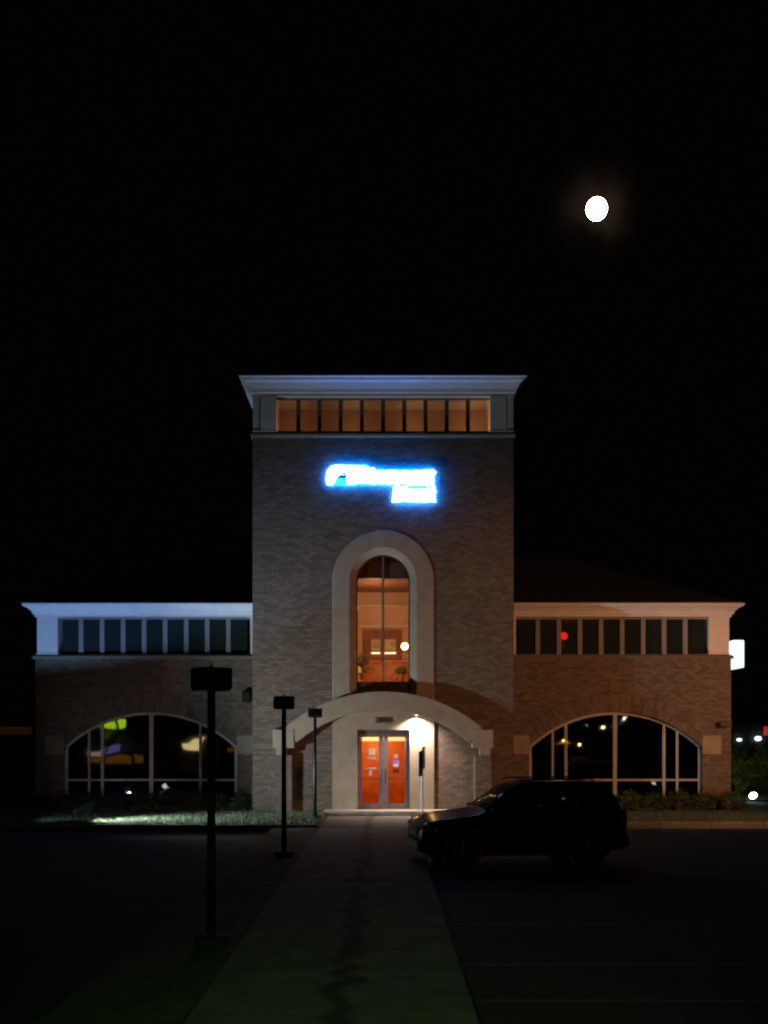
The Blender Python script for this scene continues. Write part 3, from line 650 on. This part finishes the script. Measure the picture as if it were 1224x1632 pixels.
# ------------------------------------------------------------------ wall boxes
def wall_box(px0, px1, py0, py1, label):
    t_ = thing('wall_light', label, 'lamp'); y = WY-.002
    MB().bev(PX(px0, y), PX(px1, y), y-.2, y-.03, PZ(py1, y), PZ(py0, y), .03).build('housing', 'black_metal', t_)
    MB().box(PX(px0, y)+.05, PX(px1, y)-.05, y-.03, y, PZ(py1, y)+.03, PZ(py0, y)-.03).build('back_plate', 'bronze', t_)
    MB().box(PX(px0, y)+.04, PX(px1, y)-.04, y-.18, y-.05, PZ(py1, y)-.012, PZ(py1, y)-.002).build('lens', 'unlit_lens', t_)
wall_box(386, 400, 1102, 1120, 'unlit dark wall light where the left wing meets the tower')
wall_box(1144, 1164, 1150, 1159, 'unlit flat dark wall light at the outer corner of the right wing')
# ------------------------------------------------------------------ floodlights
def floodlight(loc, aim, label, lens, scale=1.0, doors=True):
    t_ = thing('floodlight', label, 'floodlight', loc)
    d = Vector(aim)-Vector(loc); d.z = max(d.z, .01); q = d.to_track_quat('Y', 'Z').to_matrix()
    def xf(mb):
        mb.v = [tuple(q @ (Vector(p)*scale)+Vector((0, 0, .28*scale))) for p in mb.v]; return mb
    MB().tube([(0, 0, -.1), (0, 0, .12*scale)], .025*scale).build('stake', 'black_metal', t_)
    MB().tube([(-.2*scale, 0, .3*scale), (-.2*scale, 0, .13*scale), (.2*scale, 0, .13*scale), (.2*scale, 0, .3*scale)], .014*scale).build('yoke', 'black_metal', t_)
    xf(MB().bev(-.17, .17, -.16, .10, -.13, .13, .04)).build('housing', 'black_metal', t_)
    xf(MB().box(-.13, .13, .09, .1015, -.09, .09)).build('lens', lens, t_)
    if doors: xf(MB().box(-.18, .18, .10, .24, .13, .14).box(.17, .18, .10, .54, -.13, .13).box(-.18, -.17, .10, .43, -.13, .13)).build('added_visor', 'black_metal', t_)  # added side plates, sized to keep the beam off left wing and path
    return t_
FA = (PX(129, -3.7), -3.7, .03); AIM_A = (9.0, -1.0, 10.2)
floodlight(FA, AIM_A, 'black ground floodlight seen from behind on the bright left lawn', 'flood_lens', 1.0)
la = Vector(FA)+Vector((0, 0, .30)); da = (Vector(AIM_A)-la).normalized()
lamp('floodlight_beam', 'SPOT', la+da*.16, 2750, WHITE, aim=AIM_A, size=.10, cone=122, blend=1.0)
FB = (-10.3, -4.9, .03); AIM_B = (-9.2, .8, 7.5)
floodlight(FB, AIM_B, 'low floodlight on the left lawn aimed up at the white cornice', 'flood_lens', .55, False)
lb = Vector(FB)+Vector((0, 0, .17)); db = (Vector(AIM_B)-lb).normalized()
fb = lamp('floodlight_beam', 'SPOT', lb+db*.09, 1800, (.27, .50, 1.0), aim=AIM_B, size=.06, cone=30, blend=.6); fb.scale = (4.0, 1, 1)
lamp('added_spill', 'SPOT', lb+db*.1, 85, (.55, .68, 1.0), aim=(-7.5, 1.2, 2.8), size=.06, cone=90, blend=1)  # extra spot added to brighten the arched window frames
lamp('added_spill', 'SPOT', la+da*.17-Vector((0, 0, .05)), 1500, (.85, 1.0, .85), aim=(-5.6, -4.7, 0), size=.08, cone=110, blend=1)  # extra spot added beside the main beam for the bright lawn pool
FR = (PX(1200, 5), 5.0, .02)
# right-hand floodlight: big bright lens turned to the car park, trees behind it catch its spill
ft = thing('floodlight', 'glaring blue white ground floodlight beside the right wing', 'floodlight', FR)
zc = PZ(1268, 5)-.02
MB().tube([(0, .1, -.05), (0, .1, zc)], .03).build('stake', 'black_metal', ft)
MB().lathe([(.06, .18), (.15, .14), (.17, .0)], (0, 0, zc), 20, 'Y').build('housing', 'black_metal', ft)
lens = MB().lathe([(.155, -.02), (.12, -.05), (.04, -.062)], (0, 0, 0), 20, 'Y').build('lens', 'flood_lens_right', ft, True); lens.location = (0, 0, zc); lens.scale = (1, 1, .75); lens.rotation_euler = (0, R(-20), 0)
lamp('floodlight_beam', 'SPOT', (FR[0]+.2, FR[1]+.6, .5), 200, (.9, 1.0, .6), aim=(FR[0]+1.0, FR[1]+12, 2.2), size=.1, cone=100, blend=1)
# ------------------------------------------------------------------ shrubs along the walls
def shrub_mesh(seed, rx, rz):
    rnd = random.Random(seed); mb = MB()
    for _ in range(900):
        u = rnd.uniform(0, 6.283); v = rnd.uniform(-.2, 1); rr = rnd.uniform(.7, 1.0)**.5; lump = 1+.14*math.sin(3*u+seed)+.1*math.sin(5*u*v+seed*2)
        c = Vector((math.cos(u)*math.sqrt(max(0, 1-v*v))*rx*rr*lump, math.sin(u)*math.sqrt(max(0, 1-v*v))*.42*rr*lump, .12+max(0, v)*rz*rr*lump+rnd.uniform(0, .05)))
        a, b_ = rnd.uniform(0, 6.283), rnd.uniform(-.9, .9); l = rnd.uniform(.03, .06)
        d = Vector((math.cos(a)*math.cos(b_), math.sin(a)*math.cos(b_), math.sin(b_)))*l; e = d.orthogonal().normalized()*l*.5
        n = len(mb.v); mb.v += [tuple(c-d), tuple(c+e), tuple(c+d), tuple(c-e)]; mb.f.append((n, n+1, n+2, n+3))
    return mb
def shrub_proto(k):
    p = bpy.data.objects.new('shrub', None); C.objects.link(p); p.empty_display_size = .2
    shrub_mesh(k, .56, .46).build('foliage', 'leaf', p)
    mb = MB()
    for q in range(7): a = q*.9; mb.tube([(0, 0, -.02), (math.cos(a)*.12, math.sin(a)*.1, .2), (math.cos(a)*.3, math.sin(a)*.22, .42)], [.02, .014, .006], 5)
    mb.build('stems', 'bark', p); return p
protos = [shrub_proto(k) for k in range(3)]; used = [False]*3
def place_shrub(i, x, y, label, group):
    k = i % 3; s = protos[k] if not used[k] else copy_tree(protos[k]); used[k] = True
    s.location = (x, y, .03); s.rotation_euler = (0, 0, random.uniform(-.4, .4)); q = random.uniform(.9, 1.12); s.scale = (q, q, q*random.uniform(.9, 1.1)); tag(s, label, 'shrub', group)
ORD = 'first second third fourth fifth sixth seventh eighth ninth'.split()
for i in range(9): place_shrub(i, -11.6+i*.86, .45+random.uniform(-.08, .08), ORD[8-i]+' low dark shrub from the tower under the left arched window', 'shrubs under the left wing window')
for i in range(9): place_shrub(i, 4.75+i*.86, .45+random.uniform(-.08, .08), ORD[i]+' low dark shrub from the tower under the right arched window', 'shrubs under the right wing window')
# ------------------------------------------------------------------ lamp posts beside the path
def lamp_post(y, rz, label):
    p = thing('lamp_post', label, 'lamp post', (-2.12, y, -.02), rz, 'unlit lamp posts beside the path')
    MB().lathe([(.20, -.2), (.20, .10), (.185, .12)], (0, 0, 0), 20).build('footing', 'asphalt', p)
    MB().bev(-.12, .12, -.12, .12, .122, .145, .008).build('base_plate', 'black_metal', p)
    MB().tube([(0, 0, .146), (0, 0, 1.6), (0, 0, 3.14)], [.056, .053, .05], 14).build('pole', 'black_metal', p, True)
    h = MB().bev(-.22, .22, -.19, .19, 3.145, 3.41, .035).build('lamp_head', 'black_metal', p)
    MB().box(-.2, .2, -.17, .17, 3.128, 3.143).build('lens', 'unlit_lens', h)
    MB().tube([(0, 0, 3.41), (0, 0, 3.45)], .02, 8).build('photocell', 'black_metal', h)
lamp_post(13.1-D, R(24), 'unlit black box headed lamp post by the wide end of the path')
lamp_post(22.6-D, R(8), 'unlit black box headed lamp post midway along the path')
lamp_post(32.8-D, R(4), 'unlit black box headed lamp post at the lawn corner before the entrance')
# ------------------------------------------------------------------ accessible-parking sign seen nearly edge on
sp = thing('parking_sign', 'slim parking sign post with blue panels turned edge on before the entrance', 'sign', (PX(673, -1.9), -1.9, 0))
MB().tube([(0, 0, -.1), (0, 0, PZ(1191, -1.9))], .03, 8).build('post', 'galvanised', sp)
pn = MB().bev(-.15, .15, -.012, .012, PZ(1237, -1.9), PZ(1197, -1.9), .005).build('panel', 'sign_blue', sp); pn.rotation_euler = (0, 0, R(68)); pn.location = (-.055, -.03, 0)
pn = MB().bev(-.15, .15, -.012, .012, PZ(1225, -1.9), PZ(1189.5, -1.9), .005).build('panel', 'sign_blue', sp); pn.rotation_euler = (0, 0, R(80)); pn.location = (.06, -.03, 0)
# ------------------------------------------------------------------ dark SUV
CARS = (.95, 1.0, 1.05)
car = thing('parked_car', 'black compact sport utility car parked across the lot before the entrance', 'car', (2.72, -13.1, -.13), R(180)+R(9)); car.scale = CARS
ST = [  # x, z bottom, z belt, z roof, half width, half roof width
 (2.26, .46, .68, .72, .62, .45), (2.22, .34, .80, .86, .78, .60), (2.08, .27, .88, .93, .86, .70), (1.80, .25, .93, .99, .895, .74), (1.35, .25, .965, 1.03, .91, .76),
 (1.02, .25, .995, 1.07, .915, .77), (.84, .25, 1.02, 1.16, .915, .74), (.18, .25, 1.03, 1.60, .915, .62), (-.02, .25, 1.03, 1.645, .915, .615), (-.14, .25, 1.035, 1.66, .915, .615),
 (-.90, .25, 1.05, 1.68, .915, .615), (-1.02, .25, 1.05, 1.68, .915, .615), (-1.66, .27, 1.07, 1.65, .90, .60), (-1.88, .29, 1.075, 1.62, .885, .59), (-2.02, .31, 1.07, 1.56, .87, .58),
 (-2.20, .33, 1.03, 1.12, .85, .70), (-2.25, .36, .92, .98, .84, .70), (-2.28, .42, .62, .66, .78, .66)]
def half(s):
    x, zb, zl, zr, w_, wr = s; zm = zb+(zl-zb)*.55
    return [(0, zb), (w_*.8, zb), (w_*.965, zb+.07), (w_, zm), (w_*.99, zl-.09), (w_*.955, zl), (w_*.955+(wr-w_*.955)*.5, zl+(zr-zl)*.52), (wr, zr-.07 if zr-zl > .3 else zr-(zr-zl)*.35), (wr*.82, zr-.01), (0, zr+(.085 if x > .9 and x < 2.2 else .012))]
vs = []; HN = 10; RN = 2*HN-2
for s in ST:
    h = half(s); ring = [(s[0], y, z) for y, z in h]+[(s[0], -y, z) for y, z in reversed(h[1:-1])]; vs += ring
side_cols = {5, 6}; top_cols = {7, 8}
body = MB(); body.v = vs; panes = {'windshield': [], 'rear_window': [], 'side_window': []}
for i in range(len(ST)-1):
    for k in range(RN):
        kk = k if k < HN-1 else RN-1-k
        f = (i*RN+k, i*RN+(k+1) % RN, (i+1)*RN+(k+1) % RN, (i+1)*RN+k)
        sd = 0 if k < HN-1 else 1
        if kk in side_cols and i in (7, 9, 11): panes['side_window'].append((i, sd, f)); continue
        if kk in side_cols and i == 6: panes['side_window'].append((i, sd, f)); continue
        if kk in top_cols and i == 6: panes['windshield'].append((i, 0, f)); continue
        if kk in top_cols and i == 14: panes['rear_window'].append((i, 0, f)); continue
        body.f.append(f)
body.f.append(tuple(range(RN-1, -1, -1))); body.f.append(tuple((len(ST)-1)*RN+k for k in range(RN)))
bo = body.build('body', 'car_paint', car, True)
bv = bo.modifiers.new('smooth', 'EDGE_SPLIT'); bv.split_angle = R(38)
def patch(name, faces):
    mb = MB(); m_ = {}
    for f in faces:
        ff = []
        for i in f:
            if i not in m_: m_[i] = len(mb.v); x, y, z = vs[i]; mb.v.append((x, y*.993, z-.004))
            ff.append(m_[i])
        mb.f.append(tuple(ff))
    o = mb.build(name, 'car_glass', car, True)
    so = o.modifiers.new('thickness', 'SOLIDIFY'); so.thickness = .005; so.offset = 0
patch('windshield', [f for _, _, f in panes['windshield']]); patch('rear_window', [f for _, _, f in panes['rear_window']])
for sd in (0, 1):
    for grp in ((6, 7), (9,), (11,)): patch('side_window', [f for i, s_, f in panes['side_window'] if s_ == sd and i in grp])
# A-pillars and window trim
for sd in (1, -1):
    h6, h7 = half(ST[6]), half(ST[7])
    MB().tube([(ST[6][0], sd*h6[7][0], h6[7][1]), (ST[7][0], sd*h7[7][0], h7[7][1])], .035, 6).build('pillar', 'car_paint', car)
    MB().tube([(.1, sd*.60, 1.665), (.0, sd*.60, 1.70), (-1.5, sd*.59, 1.715), (-1.62, sd*.585, 1.665)], .018, 6).build('roof_rail', 'car_trim', car)
    mi = MB().bev(.66, .82, sd*.93 if sd > 0 else -1.09, 1.09 if sd > 0 else -.93, 1.02, 1.17, .03).build('mirror', 'car_paint', car)
    MB().box(.655, .659, min(sd*.95, sd*1.07), max(sd*.95, sd*1.07), 1.04, 1.15).build('mirror_glass', 'chrome', mi)
    for hx in (.28, -.72): MB().bev(hx-.09, hx+.09, min(sd*.912, sd*.945), max(sd*.912, sd*.945), .90, .93, .01).build('door_handle', 'chrome' if sd > 0 else 'chrome', car)
    hl = MB().ball((2.08, sd*.70, .80), .16, .17, .085).build('headlight', 'chrome', car, True); MB().ball((2.09, sd*.705, .80), .17, .18, .095).build('lens', 'headlight_lens', hl, True)
    MB().ball((2.17, sd*.62, .47), .07, .09, .06).build('fog_light', 'chrome', car, True)
    MB().bev(-2.25, -2.02, min(sd*.74, sd*.885), max(sd*.74, sd*.885), .84, 1.12, .03).build('tail_light', 'tail_red', car)
    for wx in (1.38, -1.36):
        wh = MB()
        y0 = sd*.71; wh.lathe([(.20, 0), (.325, .0), (.345, .03), (.35, .10), (.345, .19), (.325, .225), (.20, .225)], (wx, .70 if sd > 0 else -.925, .35), 28, 'Y')
        wo_ = wh.build('wheel', 'tyre', car, True); wo_.modifiers.new('e', 'EDGE_SPLIT').split_angle = R(40)
        yf = sd*.925
        MB().lathe([(.205, -.012), (.205, .012), (.185, .012), (.185, -.012)], (wx, yf, .35), 28, 'Y').build('rim', 'rim', wo_)
        sp_ = MB()
        for q in range(5):
            a = q*2*math.pi/5+.3; sp_.tube([(wx, yf+sd*.006, .35), (wx+math.cos(a)*.19, yf+sd*.002, .35+math.sin(a)*.19)], [.035, .022], 6)
        sp_.build('spokes', 'rim', wo_)
        ar = arc(wx, .35, .40, R(-12), R(192), 20); ar2 = arc(wx, .35, .47, R(-12), R(192), 20)
        MB().strip(ar, ar2, min(sd*.88, sd*.932), max(sd*.88, sd*.932)).build('wheel_arch', 'car_trim', car)
        MB().prism(arc(wx, .35, .40, 0, 2*math.pi, 24)[:-1], min(sd*.70, sd*.9205), max(sd*.70, sd*.9205)).build('wheel_well_shade', 'car_trim', car)  # solid dark disc stands in for the shaded hollow behind the wheel
MB().bev(2.20, 2.275, -.45, .45, .60, .74, .015).build('grille', 'car_trim', car); MB().bev(2.27, 2.285, -.42, .42, .66, .68, .004).build('grille_bar', 'chrome', car)
MB().bev(2.18, 2.31, -.72, .72, .36, .54, .04).build('front_bumper', 'car_trim', car); MB().bev(-2.34, -2.2, -.78, .78, .38, .60, .05).build('rear_bumper', 'car_trim', car)
MB().box(-1.95, 1.0, -.8, .8, .32, .40).build('floor', 'car_trim', car); MB().bev(.75, 1.1, -.72, .72, .75, 1.0, .05).build('dashboard', 'car_trim', car)
for sy in (-.38, .38):
    st_ = MB().bev(-.35, .2, sy-.24, sy+.24, .42, .62, .05).bev(-.48, -.32, sy-.23, sy+.23, .6, 1.18, .06).build('seat', 'seat_cloth', car); MB().bev(-.50, -.38, sy-.12, sy+.12, 1.22, 1.42, .04).build('headrest', 'seat_cloth', st_)
st_ = MB().bev(-1.25, -.75, -.62, .62, .42, .62, .05).bev(-1.4, -1.25, -.62, .62, .6, 1.14, .06).build('seat', 'seat_cloth', car)
MB().tube([(.55+.08*math.sin(a), .38+.18*math.cos(a), .92+.17*math.sin(a)) for a in [i*math.pi/10 for i in range(21)]], .014, 6).build('steering_wheel', 'car_trim', car)
# ------------------------------------------------------------------ moon
MD = 3000.0
mo = MB().ball((0, 0, 0), MD*16.8/F, sub=4).build('moon', 'moon', None, True)
mo.location = cam.location+MOOND*MD/MOOND.y; mo.scale = (.98, .98, 1.03); tag(mo, 'round glaring white full moon alone in the black sky', 'moon')
# ------------------------------------------------------------------ background right: trees, far buildings, lights
def tree(loc, h, cr, cz, seed, label):
    rnd = random.Random(seed); tr = thing('tree', label, 'tree', loc, 0, 'trees behind the right wing')
    mb = MB().tube([(0, 0, -.1), (.05, 0, h*.25), (-.05, .05, h*.6)], [.13, .10, .05], 8)
    for q in range(8):
        a = rnd.uniform(0, 6.28); z = h*rnd.uniform(.15, .5); mb.tube([(0, 0, z), (math.cos(a)*cr*.4, math.sin(a)*cr*.4, z+h*.15), (math.cos(a)*cr*.75, math.sin(a)*cr*.75, z+h*.22)], [.05, .03, .012], 5)
    mb.build('trunk', 'bark', tr); mb = MB()
    cl = [(Vector((rnd.gauss(0, cr*.5), rnd.gauss(0, cr*.5), rnd.uniform(cz, h))), rnd.uniform(.25, .5)) for _ in range(34)]
    for c, r_ in cl:
        for _ in range(90):
            p = c+Vector((rnd.gauss(0, 1), rnd.gauss(0, 1), rnd.gauss(0, .8))).normalized()*r_*rnd.uniform(.3, 1); l = rnd.uniform(.05, .10)
            d = Vector((rnd.uniform(-1, 1), rnd.uniform(-1, 1), rnd.uniform(-1, .4))).normalized()*l; e = d.orthogonal().normalized()*l*.45
            n = len(mb.v); mb.v += [tuple(p-d), tuple(p+e), tuple(p+d), tuple(p-e)]; mb.f.append((n, n+1, n+2, n+3))
    mb.build('crown', 'tree_leaf', tr)
tree((PX(1178, 11), 11.0, .0), 2.0, .8, .25, 3, 'green tree lit by the floodlight, close beside the right wing')
tree((PX(1205, 14), 14.0, .0), 1.9, 1.0, .25, 5, 'shorter tree lit by the floodlight, out beyond the right wing')
def far_building(x0, x1, y0, y1, h, label):
    b_ = thing('far_building', label, 'building'); MB().box(x0, x1, y0, y1, -.2, h).build('wall', 'far_wall', b_)
    MB().box(x0-.4, x1+.4, y0-.4, y1+.4, h+.002, h+.35).build('roof', 'shingle', b_)
    for k in range(3):
        xx = x0+(x1-x0)*(k+.5)/3; wv = MB().box(xx-.9, xx+.9, y0-.03, y0, .9, 2.1).build('window', 'bronze', b_); MB().box(xx-.82, xx+.82, y0-.04, y0-.031, .98, 2.02).build('pane', 'wing_glass', wv)
    return b_
far_building(24, 52, 62, 74, 3.6, 'low dark building far behind the right wing')
far_building(-58, -27, 50, 62, 3.8, 'low dark building far beyond the left wing')
def far_lamp(px, py, y, m, rx, rz, label):
    t_ = thing('wall_light', label, 'lamp'); x, z = PX(px, y), PZ(py, y)
    MB().ball((x, y-.2, z), rx, .1, rz).build('lens', m, t_, True); MB().box(x-rx*.6, x+rx*.6, y-.1, y, z-rz*.8, z+rz*1.3).build('bracket', 'black_metal', t_)
far_lamp(1177, 1179, 62, 'far_white', .24, .12, 'dimmer blue white light on the far building by the right wing')
far_lamp(1207, 1177, 62, 'far_white', .31, .20, 'brighter blue white light on the far building')
far_lamp(1210, 1212, 62, 'far_amber', .12, .10, 'tiny amber light low on the far building')
t_ = thing('shop_sign', 'small red lit sign on the far building', 'sign'); x = PX(1216, 62)
MB().bev(x, x+1.6, 61.6, 61.8, PZ(1172, 62), PZ(1158, 62), .03).build('sign_face', 'far_red', t_); MB().box(x+.2, x+1.4, 61.8, 62, PZ(1170, 62), PZ(1160, 62)).build('bracket', 'black_metal', t_)
t_ = thing('shop_sign', 'dim orange lit sign band beyond the left wing', 'sign'); x0, x1 = PX(-14, 50), PX(52, 50)
MB().bev(x0, x1, 49.6, 49.8, PZ(1171, 50), PZ(1158, 50), .03).build('sign_face', 'far_orange', t_); MB().box(x0+.3, x1-.3, 49.8, 50, PZ(1169, 50), PZ(1160, 50)).build('bracket', 'black_metal', t_)
# ------------------------------------------------------------------ across the street behind the camera: seen only as reflections in the window glass
YM = WY+.17; LQ = 100.0; YB = YM-(LQ-(D+YM))
def RX(px): return (px-CXP)*LQ/F
def RZ_(py): return CH+(HZ-py)*LQ/F
st = thing('convenience_store', 'lit roadside store across the street, mirrored in the left arched window', 'building')
MB().box(-36, -14, YB-12, YB-.6, -.2, RZ_(1176)).build('wall', 'far_wall', st)
MB().box(-36.2, -13.8, YB-12.2, YB-.3, RZ_(1176)+.002, RZ_(1168)).build('roof', 'shingle', st)
def rbox(a, b, c, d, nm, m, p): MB().bev(RX(a), RX(b), YB-.28, YB-.1, RZ_(d), RZ_(c), .05).build(nm, m, p)
rbox(144, 168, 1191, 1203, 'fascia_light', 'neon_pink', st); rbox(168.2, 192, 1190, 1202, 'fascia_light', 'neon_purple', st)
rbox(146, 196, 1207, 1220, 'lit_window', 'store_orange', st); rbox(204, 222, 1203, 1216, 'lit_window', 'store_orange', st)
rbox(288, 326, 1184, 1194, 'lit_sign', 'cream_light', st); rbox(366, 384, 1189, 1195, 'lit_sign', 'store_orange', st)
gs = thing('pole_sign', 'tall roadside sign with a yellow green swoosh, mirrored in the left window', 'sign')
pts = [(150, 1158), (158, 1154), (166, 1157), (173, 1161), (182, 1156), (186, 1149), (196, 1148), (204, 1144), (206, 1152), (203, 1164), (190, 1168), (170, 1169), (163, 1163)]
MB().prism([(RX(a), RZ_(b)) for a, b in pts], YB+.5, YB+.7).build('swoosh', 'neon_green', gs)
MB().tube([(RX(180), YB+.8, -.2), (RX(180), YB+.8, RZ_(1150))], .12).build('pole', 'black_metal', gs)
for i, (px, py, m_, r_) in enumerate(((964, 1150, 'lot_cream', .17), (986, 1152, 'lot_cream', .12), (898, 1187, 'lot_amber', .16), (921, 1189, 'lot_amber', .18), (926, 1186, 'lot_amber', .13), (938, 1146, 'far_white', .08))):
    l_ = thing('street_lamp', 'lit lamp across the street, %s counted from the store' % ORD[(3, 4, 0, 1, 2, 5)[i] if i != 5 else 5], 'lamp', group='lamps across the street'); x, z = RX(px), RZ_(py); y = YB-(i % 3)*.5
    MB().ball((x, y, z), r_*1.2, .12, r_*.8).build('globe', m_, l_, True); MB().tube([(x, y-.15, -.2), (x, y-.15, z+.1), (x, y, z+.12)], .05).build('pole', 'black_metal', l_)
# low bollard in the right car park, mirrored low in the right window
bx, by = (1042-CXP)*50.0/F, YM-(50.0-(D+YM))
bl = thing('bollard_light', 'low lit bollard light in the car park, mirrored in the right window', 'lamp', (bx, by, -.13))
MB().tube([(0, 0, 0), (0, 0, .35)], .08, 12).build('post', 'black_metal', bl); MB().lathe([(.09, .36), (.09, .52)], (0, 0, 0), 14).build('lens', 'cream_light', bl); MB().lathe([(.10, .53), (.08, .57)], (0, 0, 0), 14).build('cap', 'black_metal', bl)
# street lamps out of frame whose light the photograph shows
def cobra(loc, arm, lens, label):
    c = thing('street_lamp', label, 'lamp', loc); h = arm[2]
    MB().tube([(0, 0, -.2), (0, 0, h-.3), (arm[0]*.3, arm[1]*.3, h), (arm[0], arm[1], h)], [.11, .08, .05, .04], 10).build('pole', 'galvanised', c)
    MB().bev(arm[0]-.3, arm[0]+.3, arm[1]-.16, arm[1]+.16, h-.06, h+.1, .04).build('lamp_head', 'galvanised', c); MB().ball((arm[0], arm[1], h-.07), .2, .12, .08).build('lens', lens, c, True)
cobra((19, -11, -.13), (-1.6, .6, 5.1), 'sodium_lens', 'orange street lamp standing out beyond the right lawn')
lamp('sodium_beam', 'SPOT', (17.4, -10.4, 4.8), 5700, SODIUM, aim=(6.8, 1.2, 3.6), size=.15, cone=60, blend=.7)
cobra((-4.0, -39.2, -.13), (2.0, 1.0, 5.8), 'sodium_lens', 'street lamp behind the end of the path')
lamp('path_beam', 'SPOT', (-2.0, -38.2, 5.3), 950, (.42, 1.0, .20), aim=(-.3, -28.0, 0), size=.15, cone=38, blend=1)
